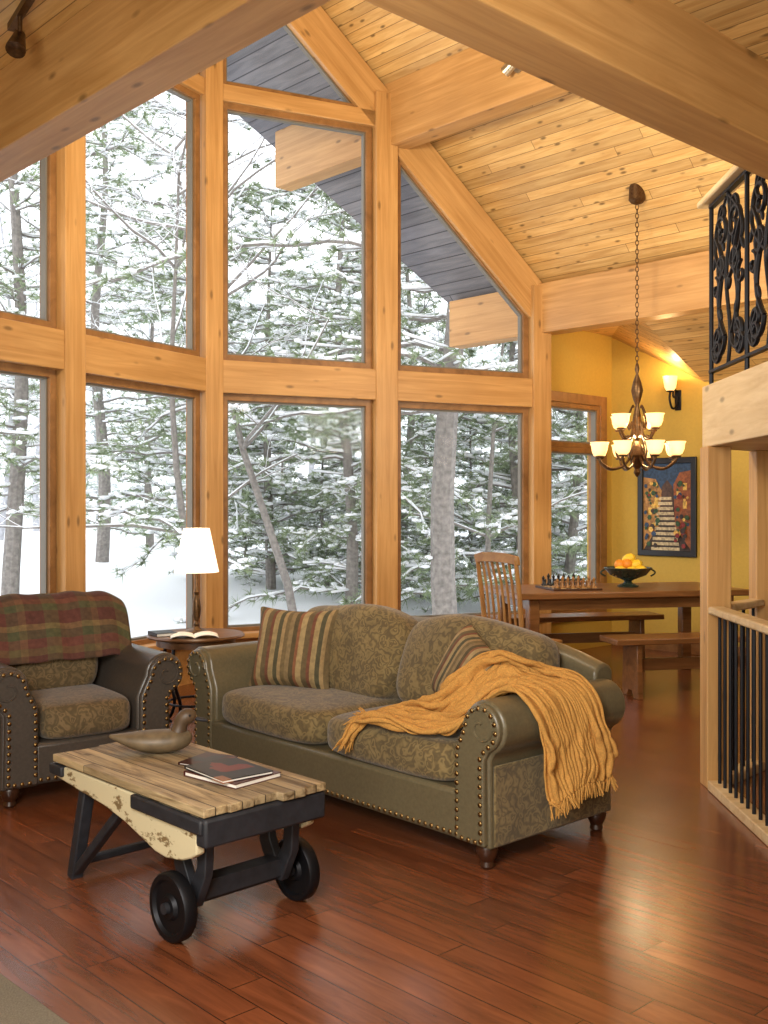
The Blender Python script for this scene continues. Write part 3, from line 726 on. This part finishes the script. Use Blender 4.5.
for (x,y,z,kk) in((-.09,-.06,.135,0),(.0,-.09,.13,0),(.09,-.05,.135,0),(-.05,.07,.135,1),(.07,.07,.135,0),(-.01,-.01,.19,1),(.06,-.01,.185,0),(-.07,.0,.185,1),(.01,.02,.235,0)):
    if kk: o=MB().ball((0,0,0),.047,nu=16,nv=10).build('orange',M['orange']); tag(o,'round orange fruit in the dark bowl on the table','fruit','oranges in the fruit bowl')
    else: o=MB().lathe([(0,-.062),(.012,-.057),(.034,-.04),(.044,0),(.036,.038),(.014,.056),(0,.064)],n=16,rot=Matrix.Rotation(R(70),3,'Y')).build('lemon',M['lemon']); tag(o,'yellow lemon in the dark bowl on the table','fruit','lemons in the fruit bowl')
    o.location=B0+Vector((x,y,z))
H0=Vector((1.52,8.58,.76))
def chk():
    m,t,b=mat('chess_squares'); tc=nd(t,'ShaderNodeTexCoord'); c=nd(t,'ShaderNodeTexChecker'); c.inputs['Scale'].default_value=1/.045
    c.inputs['Color1'].default_value=lin('#c9a878'); c.inputs['Color2'].default_value=lin('#2a1a12'); t.links.new(tc.outputs['Object'],c.inputs['Vector']); t.links.new(c.outputs['Color'],b.inputs['Base Color']); return m
cb=empty('chess_board',H0,TR,'wooden chess board on the left half of the dining table','chess board')
MB().box((0,0,.0075),(.42,.42,.015)).build('frame',M['darkwood'],cb,bevel=.003)
MB().box((0,0,.0165),(.36,.36,.004)).build('squares',chk(),cb)
pw_=[(0,0),(.015,0),(.016,.006),(.009,.014),(.007,.03),(.011,.034),(.007,.037),(.011,.045),(.008,.054),(0,.057)]
kg=[(0,0),(.018,0),(.019,.008),(.010,.018),(.008,.05),(.014,.055),(.009,.06),(.014,.08),(.008,.086),(.004,.098),(0,.10)]
pm={}
for nm,pr in(('pawn',pw_),('king',kg)):
    for cn,mm_ in(('dark',M['black']),('light',M['chairwood'])): pm[nm,cn]=MB().lathe(pr,n=12).mesh('chess_'+nm,mm_)
for i in range(8):
    for row,(nm,cn) in((-.1575,('king','light')),(-.1125,('pawn','light')),(.1125,('pawn','dark')),(.1575,('king','dark'))):
        o=bpy.data.objects.new('chess_piece',pm[nm,cn]); COL.objects.link(o); o.location=TW((-.1575+i*.045,row,.0185),H0)
        sc=1 if nm=='pawn' else .8+.2*abs(math.sin(i*1.3)); o.scale=(1,1,sc)
        tag(o,('dark ' if cn=='dark' else 'pale ')+('pawn' if nm=='pawn' else 'back row piece')+' standing on the chess board','chess piece','%s %s chess pieces'%(cn,nm if nm=='pawn' else 'back row'))
# chandelier
X0=Vector((2.105,8.65,0)); bb=(X0-AX).dot(vb); zc=ZR-SL*bb
cd=empty('chandelier',Vector((X0.x,X0.y,zc)),0,'two tier bronze chandelier with glowing amber glass shades over the dining table','chandelier')
def zz(z): return z-zc
MB().lathe([(0,.06),(.065,.06),(.07,-.06),(.05,-.085),(.012,-.10),(0,-.10)],n=24).build('canopy',M['bronze'],cd)
q=MB(); z=-.10; k=0
while z>zz(2.62):
    rot=Matrix.Rotation(PI/2*(k%2),3,'Z')
    pts_=[rot@Vector((.013*math.cos(2*PI*i/10),0,.024*math.sin(2*PI*i/10)))+Vector((0,0,z-.02)) for i in range(10)]
    q.tube(pts_,.0035,5,True); z-=.037; k+=1
q.build('chain',M['bronze'],cd)
MB().lathe([(0,zz(2.64)),(.012,zz(2.62)),(.02,zz(2.58)),(.01,zz(2.54)),(.035,zz(2.47)),(.05,zz(2.40)),(.03,zz(2.32)),(.014,zz(2.28)),(.03,zz(2.2)),(.045,zz(2.12)),(.028,zz(2.04)),(.016,zz(1.98)),(.05,zz(1.92)),(.075,zz(1.86)),(.05,zz(1.79)),(.02,zz(1.75)),(.03,zz(1.72)),(.012,zz(1.69)),(0,zz(1.68))],n=24).build('body',M['bronze'],cd)
shp=[(.028,0),(.050,.015),(.064,.05),(.070,.095),(.080,.112),(.075,.112),(.060,.055),(.045,.02),(.025,.006)]
for (nn,rr,z0,z1,off) in((8,.33,1.85,1.85,.2),(4,.19,2.10,2.08,.6)):
    for k in range(nn):
        an=2*PI*k/nn+off; c,s_=math.cos(an),math.sin(an)
        pr=[(.04,z0+.03),(rr*.35,z0-.07),(rr*.7,z0-.10),(rr*.95,z0-.05),(rr,z1-.01)]
        A=MB().tube([cr([(r*c,r*s_,zz(z)) for r,z in pr],i/20) for i in range(21)],.011,8)
        A.tube([cr([(.04*c,.04*s_,zz(z0+.16)),(rr*.3*c,rr*.3*s_,zz(z0+.17)),(rr*.55*c,rr*.55*s_,zz(z0+.06)),(rr*.45*c,rr*.45*s_,zz(z0-.02)),(rr*.34*c,rr*.34*s_,zz(z0+.04))],i/16) for i in range(17)],.008,6)
        A.lathe([(0,-.012),(.035,-.01),(.042,0),(.02,.01),(0,.01)],(rr*c,rr*s_,zz(z1)),14)
        a=A.build('arm',M['bronze'],cd)
        MB().lathe(shp,(rr*c,rr*s_,zz(z1)+.006),20).build('glass_shade',M['amber'],a)
def RWp(t,z,n=0): return W(-.977-t,4.193-n,z)
sco=empty('wall_sconce',RWp(.78,2.50),phi+PI,'dark bronze scroll wall sconce with glowing glass above the painting','sconce')
MB().box((.008,0,-.02),(.016,.07,.20)).build('back_plate',M['iron'],sco,bevel=.01)
MB().tube([cr([(.01,0,.02),(.05,0,-.09),(.12,0,-.10),(.16,0,-.02),(.15,0,.05)],i/20) for i in range(21)],.011,8).tube([cr([(.02,0,.06),(.08,0,.08),(.10,0,.02),(.07,0,.0),(.06,0,.03)],i/16) for i in range(17)],.008,6).lathe([(0,-.01),(.04,0),(.03,.012),(0,.012)],(.15,0,.055),14).build('arm',M['iron'],sco)
MB().lathe([(.035,0),(.055,.03),(.062,.08),(.072,.14),(.066,.14),(.055,.08),(.03,.01)],(.15,0,.065),20).build('glass_shade',M['amber'],sco)
pt=empty('framed_painting',RWp(.66,1.43),phi+PI,'dark framed painting of a stepped village street with flowers','painting')
PWd,PHt=.66,.98
MB().ring(rect(-PWd/2,PWd/2,-PHt/2,PHt/2),rect(-PWd/2+.06,PWd/2-.06,-PHt/2+.06,PHt/2-.06),lambda u,v,w:(w,u,v),.004,.035).build('frame',M['black'],pt,bevel=.008,smooth=False)
cols=['#28405c','#8a4f2a','#a07440','#b8a884','#7a2420','#2d4a2a','#33261e','#d0a850','#4a3428']
pmats=[plain('paint_%d'%i,c,.6,0,.3,40,.45) for i,c in enumerate(cols)]
b=MB(); hw=PWd/2-.06; hh=PHt/2-.06; dpt=[.012]
def pq(poly,mi): 
    dpt[0]+=.0002; b.add([(dpt[0],-u,v) for u,v in poly],[tuple(range(len(poly)))],mi)
pq(rect(-hw,hw,-hh,hh),6); pq(rect(-hw,hw,.18,hh),0)
pq([(-hw,-hh),(-.09,-.2),(-.07,.22),(-.14,.34),(-hw,.36)],1); pq([(hw,-hh),(.10,-.2),(.06,.16),(.13,.28),(hw,.3)],2)
pq([(-.07,-.1),(.07,-.1),(.06,.2),(0,.27),(-.06,.2)],8)
for i in range(11):
    y=-hh+i*.05; w0=.16-.009*i; pq(rect(-w0+.02,w0+.02,y,y+.030),3)
for (x,y) in((-.2,.2),(-.2,.02),(-.13,.12),(.18,.14),(.19,-.04),(.12,.03)): pq(rect(x-.022,x+.022,y-.035,y+.035),7)
random.seed(5)
for i in range(80):
    sd=random.choice((-1,1)); x=sd*random.uniform(.1,hw-.03); y=random.uniform(-hh+.03,.24); r=random.uniform(.012,.03); pq([(x+r*math.cos(k*PI/3),y+r*math.sin(k*PI/3)) for k in range(6)],random.choice((4,5,5,6,0,5,7)))
b.build('picture',pmats,pt,smooth=False,recalc=False)

# ------------------------------------------------------------------ small fittings
tk=empty('track_light',(-1.47,4.2,3.45),0,'dark track light with a swivel spot head on the wood ceiling','track light')
d_=(at(75,3.5)-at(15,4.2)).normalized()
MB().bar(tuple(-.15*d_+Vector((0,0,-.015))),tuple(1.2*d_+Vector((0,0,-.015))),.03,.03,(0,0,1)).build('track',M['bronze'],tk)
MB().cyl((0,0,-.03),(0,0,-.09),.010,n=10).build('stem',M['bronze'],tk)
MB().lathe([(r*.8,z*.8) for r,z in [(0,-.06),(.03,-.06),(.036,-.02),(.05,.05),(.05,.06),(.0,.05)]],(-.015,.015,-.125),18,0,Matrix.Rotation(R(150),3,'X')).build('spot_head',M['bronze'],tk)
q=W(-2.05,1.395,4.86); fl=empty('spotlight',q,phi+PI,'small pale metal spotlight fixed to the upper ceiling beam','spotlight')
MB().lathe([(0,0),(.04,0),(.04,.015),(0,.02)],n=16,rot=Matrix.Rotation(PI/2,3,'Y')).build('mount',M['steel'],fl)
MB().cyl((.01,0,0),(.07,0,.02),.01,n=8).cyl((.06,.08,.07),(.09,-.07,-.04),.035,.045,16).build('spot_head',M['steel'],fl)
p1=at(0,3.2);p2=at(65,2.905); dd=(p2-p1).normalized(); nn=Vector((dd.y,-dd.x,0)); nn=nn if nn.x<0 else -nn
q0=p1-dd*.9; q1=p1+dd*1.6
o=MB().prism([(q0.x,q0.y),(q1.x,q1.y),((q1+nn*1.5).x,(q1+nn*1.5).y),((q0+nn*1.5).x,(q0+nn*1.5).y)],lambda u,v,w:(u,v,w),0,.012).build('rug',M['rug'],bevel=.004,smooth=False)
tag(o,'grey beige carpet rug at the near left corner of the floor','rug')

# ------------------------------------------------------------------ outdoors
GZ=-1.0
def gz(x,y):
    u=(x+60)/120; v=(y-6)/95
    return GZ+(.35*math.sin(u*21)+.3*math.sin(v*17+u*9))*min(1,v*4)+v*3.0
o=MB().grid(lambda u,v:(-60+120*u,6+95*v,gz(-60+120*u,6+95*v)),60,60).build('snow_ground',M['snow'],ang=180); struct(o)
def pine(seed,h,base,L,nb,dens,nm,tm,snowp=.5,tufts=3,bend=0):
    rnd=random.Random(seed); tr=MB(); ndl=MB(); sn=MB()
    r0=.010*h+.03
    def cx(z): return Vector((.12*math.sin(z*.7+seed)+bend*z*z/h/h,.12*math.cos(z*.6+seed*2),0))
    tr.tube([cx(h*i/14)+Vector((0,0,h*i/14-.3*(i==0))) for i in range(15)],[r0*(1-.064*i) for i in range(15)],9)
    for k in range(nb):
        fz=(k+rnd.random())/nb; z=base+(h-base)*fz
        ln=(L*(1-fz)**.6+.4)*rnd.uniform(.4,1.35); az=rnd.uniform(0,2*PI)
        d=Vector((math.cos(az),math.sin(az),0)); sd=Vector((-d.y,d.x,0)); dr=rnd.uniform(-.2,.5); wob=rnd.uniform(-.35,.35)
        m=max(3,int(ln*dens)); pts=[cx(z)+Vector((0,0,z))+d*(ln*i/m)+sd*(wob*ln*(i/m)**2+.05*math.sin(i*2.1+k))+Vector((0,0,.16*ln*(i/m)-dr*ln*(i/m)**2+.04*math.sin(i*1.7+k))) for i in range(m+1)]
        tr.tube(pts,[.018*(1-.8*i/m)*(.5+.25*ln) for i in range(m+1)],4)
        sn.tube([p+Vector((0,0,.035)) for p in pts],[rnd.uniform(.012,.042)*(1-.5*i/m) for i in range(m+1)],5)
        for i in range(1,m+1):
            sp=.28*ln*(1-i/m*.75)
            for q_ in range(tufts):
                off=rnd.uniform(-sp,sp)
                p=pts[i]+sd*off+d*rnd.uniform(-.12,.12)+Vector((0,0,rnd.uniform(-.06,.07)))
                if abs(off)>.08:
                    tr.tube([pts[max(0,i-1)],p],[.007,.004],3)
                    if rnd.random()<.35: sn.tube([pts[max(0,i-1)]+Vector((0,0,.03)),p+Vector((0,0,.03))],[.015,.03],4)
                for e in range(16):
                    t=(d*rnd.uniform(-.2,1)+sd*rnd.uniform(-1,1)+Vector((0,0,rnd.uniform(-.6,.7)))).normalized()*rnd.uniform(.12,.28)
                    wv=t.cross(Vector((rnd.uniform(-1,1),rnd.uniform(-1,1),rnd.uniform(-1,1)))).normalized()*.010
                    ndl.add([p-wv,p+wv,p+t],[(0,1,2)])
                if rnd.random()<snowp:
                    for w_ in range(2):
                        r=rnd.uniform(.03,.085)
                        sn.ball(p+Vector((rnd.uniform(-.08,.08),rnd.uniform(-.08,.08),.035+rnd.uniform(0,.04))),r,(rnd.uniform(.9,1.8),rnd.uniform(.6,1.2),.5),6,3,0,Matrix.Rotation(rnd.uniform(0,PI),3,'Z'))
    return tr.mesh('pine_trunk',tm,recalc=False),ndl.mesh('pine_needles',nm,False,recalc=False),sn.mesh('pine_snow',M['snow'],ang=180,recalc=False)
def bare(seed,h,tm):
    rnd=random.Random(seed); tr=MB(); sn=MB()
    def br_(p,d,ln,r,lv):
        n=7; pts=[p]; dd=d.copy()
        for i in range(n):
            k=.10 if lv==0 else .26
            dd=(dd+Vector((rnd.uniform(-k,k),rnd.uniform(-k,k),rnd.uniform(-.14,.16)))).normalized(); pts.append(pts[-1]+dd*ln/n)
        tr.tube(pts,[r*(1-.11*i) for i in range(n+1)],6 if lv<2 else 3)
        if lv>0: sn.tube([q+Vector((0,0,r*.75+.003)) for q in pts],[max(.006,r*.6)*(1-.09*i) for i in range(n+1)],4)
        if lv<4:
            for i in range(rnd.randint(3,5) if lv else 11):
                k=rnd.randint(1 if lv else 2,n); a=rnd.uniform(0,2*PI)
                nd_=(dd*.45+Vector((math.cos(a),math.sin(a),rnd.uniform(-.15,.5)))).normalized()
                br_(pts[k],nd_,ln*rnd.uniform(.30,.52),r*.45*(1-.05*k),lv+1)
    br_(Vector((0,0,-.2)),Vector((.05,0,1)),h,.008*h+.02,0)
    return tr.mesh('bare_trunk',tm,recalc=False),None,sn.mesh('bare_snow',M['snow'],ang=180,recalc=False)
protoP=[pine(1,11,.4,3.0,72,3.9,M['needle'],M['bark']),pine(2,8,.2,2.5,66,3.9,M['needle'],M['bark'])]
tall=[pine(3,17,3.6,4.2,56,3.4,M['needle'],M['bark']),pine(8,14,2.0,3.9,52,3.4,M['needle'],M['bark'],.5,3,.8)]
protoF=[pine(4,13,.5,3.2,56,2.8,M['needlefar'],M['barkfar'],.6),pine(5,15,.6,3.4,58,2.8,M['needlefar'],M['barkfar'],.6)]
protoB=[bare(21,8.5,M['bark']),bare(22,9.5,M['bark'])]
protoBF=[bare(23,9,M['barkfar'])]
def tree(name,ms,px,d,s,rz,label,group=None,tilt=0):
    p=at(px,d); p.z=gz(p.x,p.y)-.05
    e=empty(name,p,rz,label,'tree',group); e.scale=(s,s,s); e.rotation_euler=(0,tilt,rz)
    for n_,me in zip(('trunk','needles','snow'),ms):
        if me: o=bpy.data.objects.new(n_,me); COL.objects.link(o); o.parent=e
near=[(451,15.5,tall[0],1,.4,'tall pine with thick grey trunk standing outside the right-hand window'),
 (345,19,protoP[0],.9,1.0,'snow-laden evergreen outside the tall middle window, right of its centre'),
 (270,23,protoP[1],1.1,2.1,'snowy evergreen seen beside the apex post, through the tall middle window'),
 (520,20,protoP[1],1.1,.2,'snowy evergreen at the right edge of the right-hand window'),
 (408,24,protoP[0],.9,3.3,'snowy evergreen behind the middle window post'),
 (572,20,protoP[1],1.05,4.3,'snowy evergreen outside the small dining room window'),
 (15,18,tall[1],.95,5.1,'snowy pine outside the far left window'),
 (205,21,tall[1],1.0,2.7,'snowy pine rising behind the apex post of the windows'),
 (100,27,tall[0],.9,3.9,'tall snowy pine in the left half of the window behind the armchair'),
 (150,33,protoP[0],1.0,5.5,'bushy snowy evergreen across the snow, left of the table lamp')]
for px,d,ms,s,rz,lb in near: tree('pine_tree',ms,px,d,s,rz,lb)
for i,(px,d,s) in enumerate(((245,25,.5),(325,24,.55),(370,27,.6),(425,22,.5),(470,23,.55),(500,24,.5),(285,28,.6),(555,25,.6))):
    tree('small_pine',protoP[1],px,d,s,i*1.3,'low young evergreen bent under snow in the undergrowth','undergrowth evergreens')
tree('bare_tree',protoB[0],205,17,.85,1.2,'leaning bare tree with snowy limbs outside the window left of the apex post',None,R(-17))
tree('bare_tree',protoB[1],300,17,.85,4.0,'slim bare tree with snow on its twigs outside the tall middle window')
tree('bare_tree',protoB[0],490,18,.75,.5,'bare snow-dusted tree right of the thick pine trunk')
random.seed(3)
for i in range(18):
    px=-40+i*36+random.uniform(-10,10); d=random.uniform(38,62)
    if i%4==1: tree('bare_tree',protoBF[0],px,d*.8,1.2,random.uniform(0,6),'hazy distant bare tree in the snowy woods','distant bare trees')
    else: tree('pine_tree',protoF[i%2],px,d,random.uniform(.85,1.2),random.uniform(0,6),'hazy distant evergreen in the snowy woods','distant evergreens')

# ------------------------------------------------------------------ light
wd=bpy.data.worlds.new('overcast_sky'); SC.world=wd; wd.use_nodes=True
bg=wd.node_tree.nodes['Background']; bg.inputs['Color'].default_value=(.92,.95,1,1); bg.inputs['Strength'].default_value=2.5
def light(ty,loc,energy,color,size=.3,target=None,name='lamp_or_fill_light'):
    l=bpy.data.lights.new(name,ty); l.energy=energy; l.color=color
    if ty=='AREA': l.size=size
    else: l.shadow_soft_size=size
    o=bpy.data.objects.new(name,l); COL.objects.link(o); o.location=loc
    if target is not None: o.rotation_euler=(Vector(target)-Vector(loc)).to_track_quat('-Z','Y').to_euler()
    return o
warm=(1,.90,.70)
light('AREA',(-.9,.6,2.6),215,(1,.98,.94),1.6,(-.2,5.0,.4))  # added fill from above the viewer, no fixture modelled
light('AREA',(-1.0,.2,1.1),55,(1,.92,.76),.8,(-1.35,3.9,3.45))  # added unseen uplight that brightens the left flat ceiling
light('AREA',(1.2,.2,1.2),20,(1,.90,.72),.8,(1.2,2.6,2.97))  # second added uplight, lifts the low ceiling and beam on the right
light('AREA',W(-3.2,-2.35,3.75),180,warm,.8,W(-1.8,2.0,4.6))  # added uplight hidden behind the left beam to brighten the right roof slope
light('AREA',(2.95,6.0,2.45),80,warm,.8,(1.2,8.6,4.6))  # added fill out of view by the loft, aimed at the high ceiling
light('POINT',X0+Vector((0,0,2.0)),32,(1,.74,.42),.05)
light('POINT',RWp(.78,2.74,.22),11,(1,.60,.26),.04)
light('POINT',T0+Vector((0,.02,1.12)),8,(1,.85,.65),.04)
SC.view_settings.view_transform='Standard'; SC.view_settings.look='None'; SC.view_settings.exposure=0; SC.view_settings.gamma=1

cam=bpy.data.cameras.new('camera'); co=bpy.data.objects.new('camera',cam); COL.objects.link(co)
co.location=(0,0,CH); co.rotation_euler=(PI/2,0,0)
cam.sensor_fit='AUTO'; cam.sensor_width=36; cam.lens=F_PX/1024*36; cam.shift_y=-7/1024; cam.clip_start=.05; cam.clip_end=500
SC.camera=co
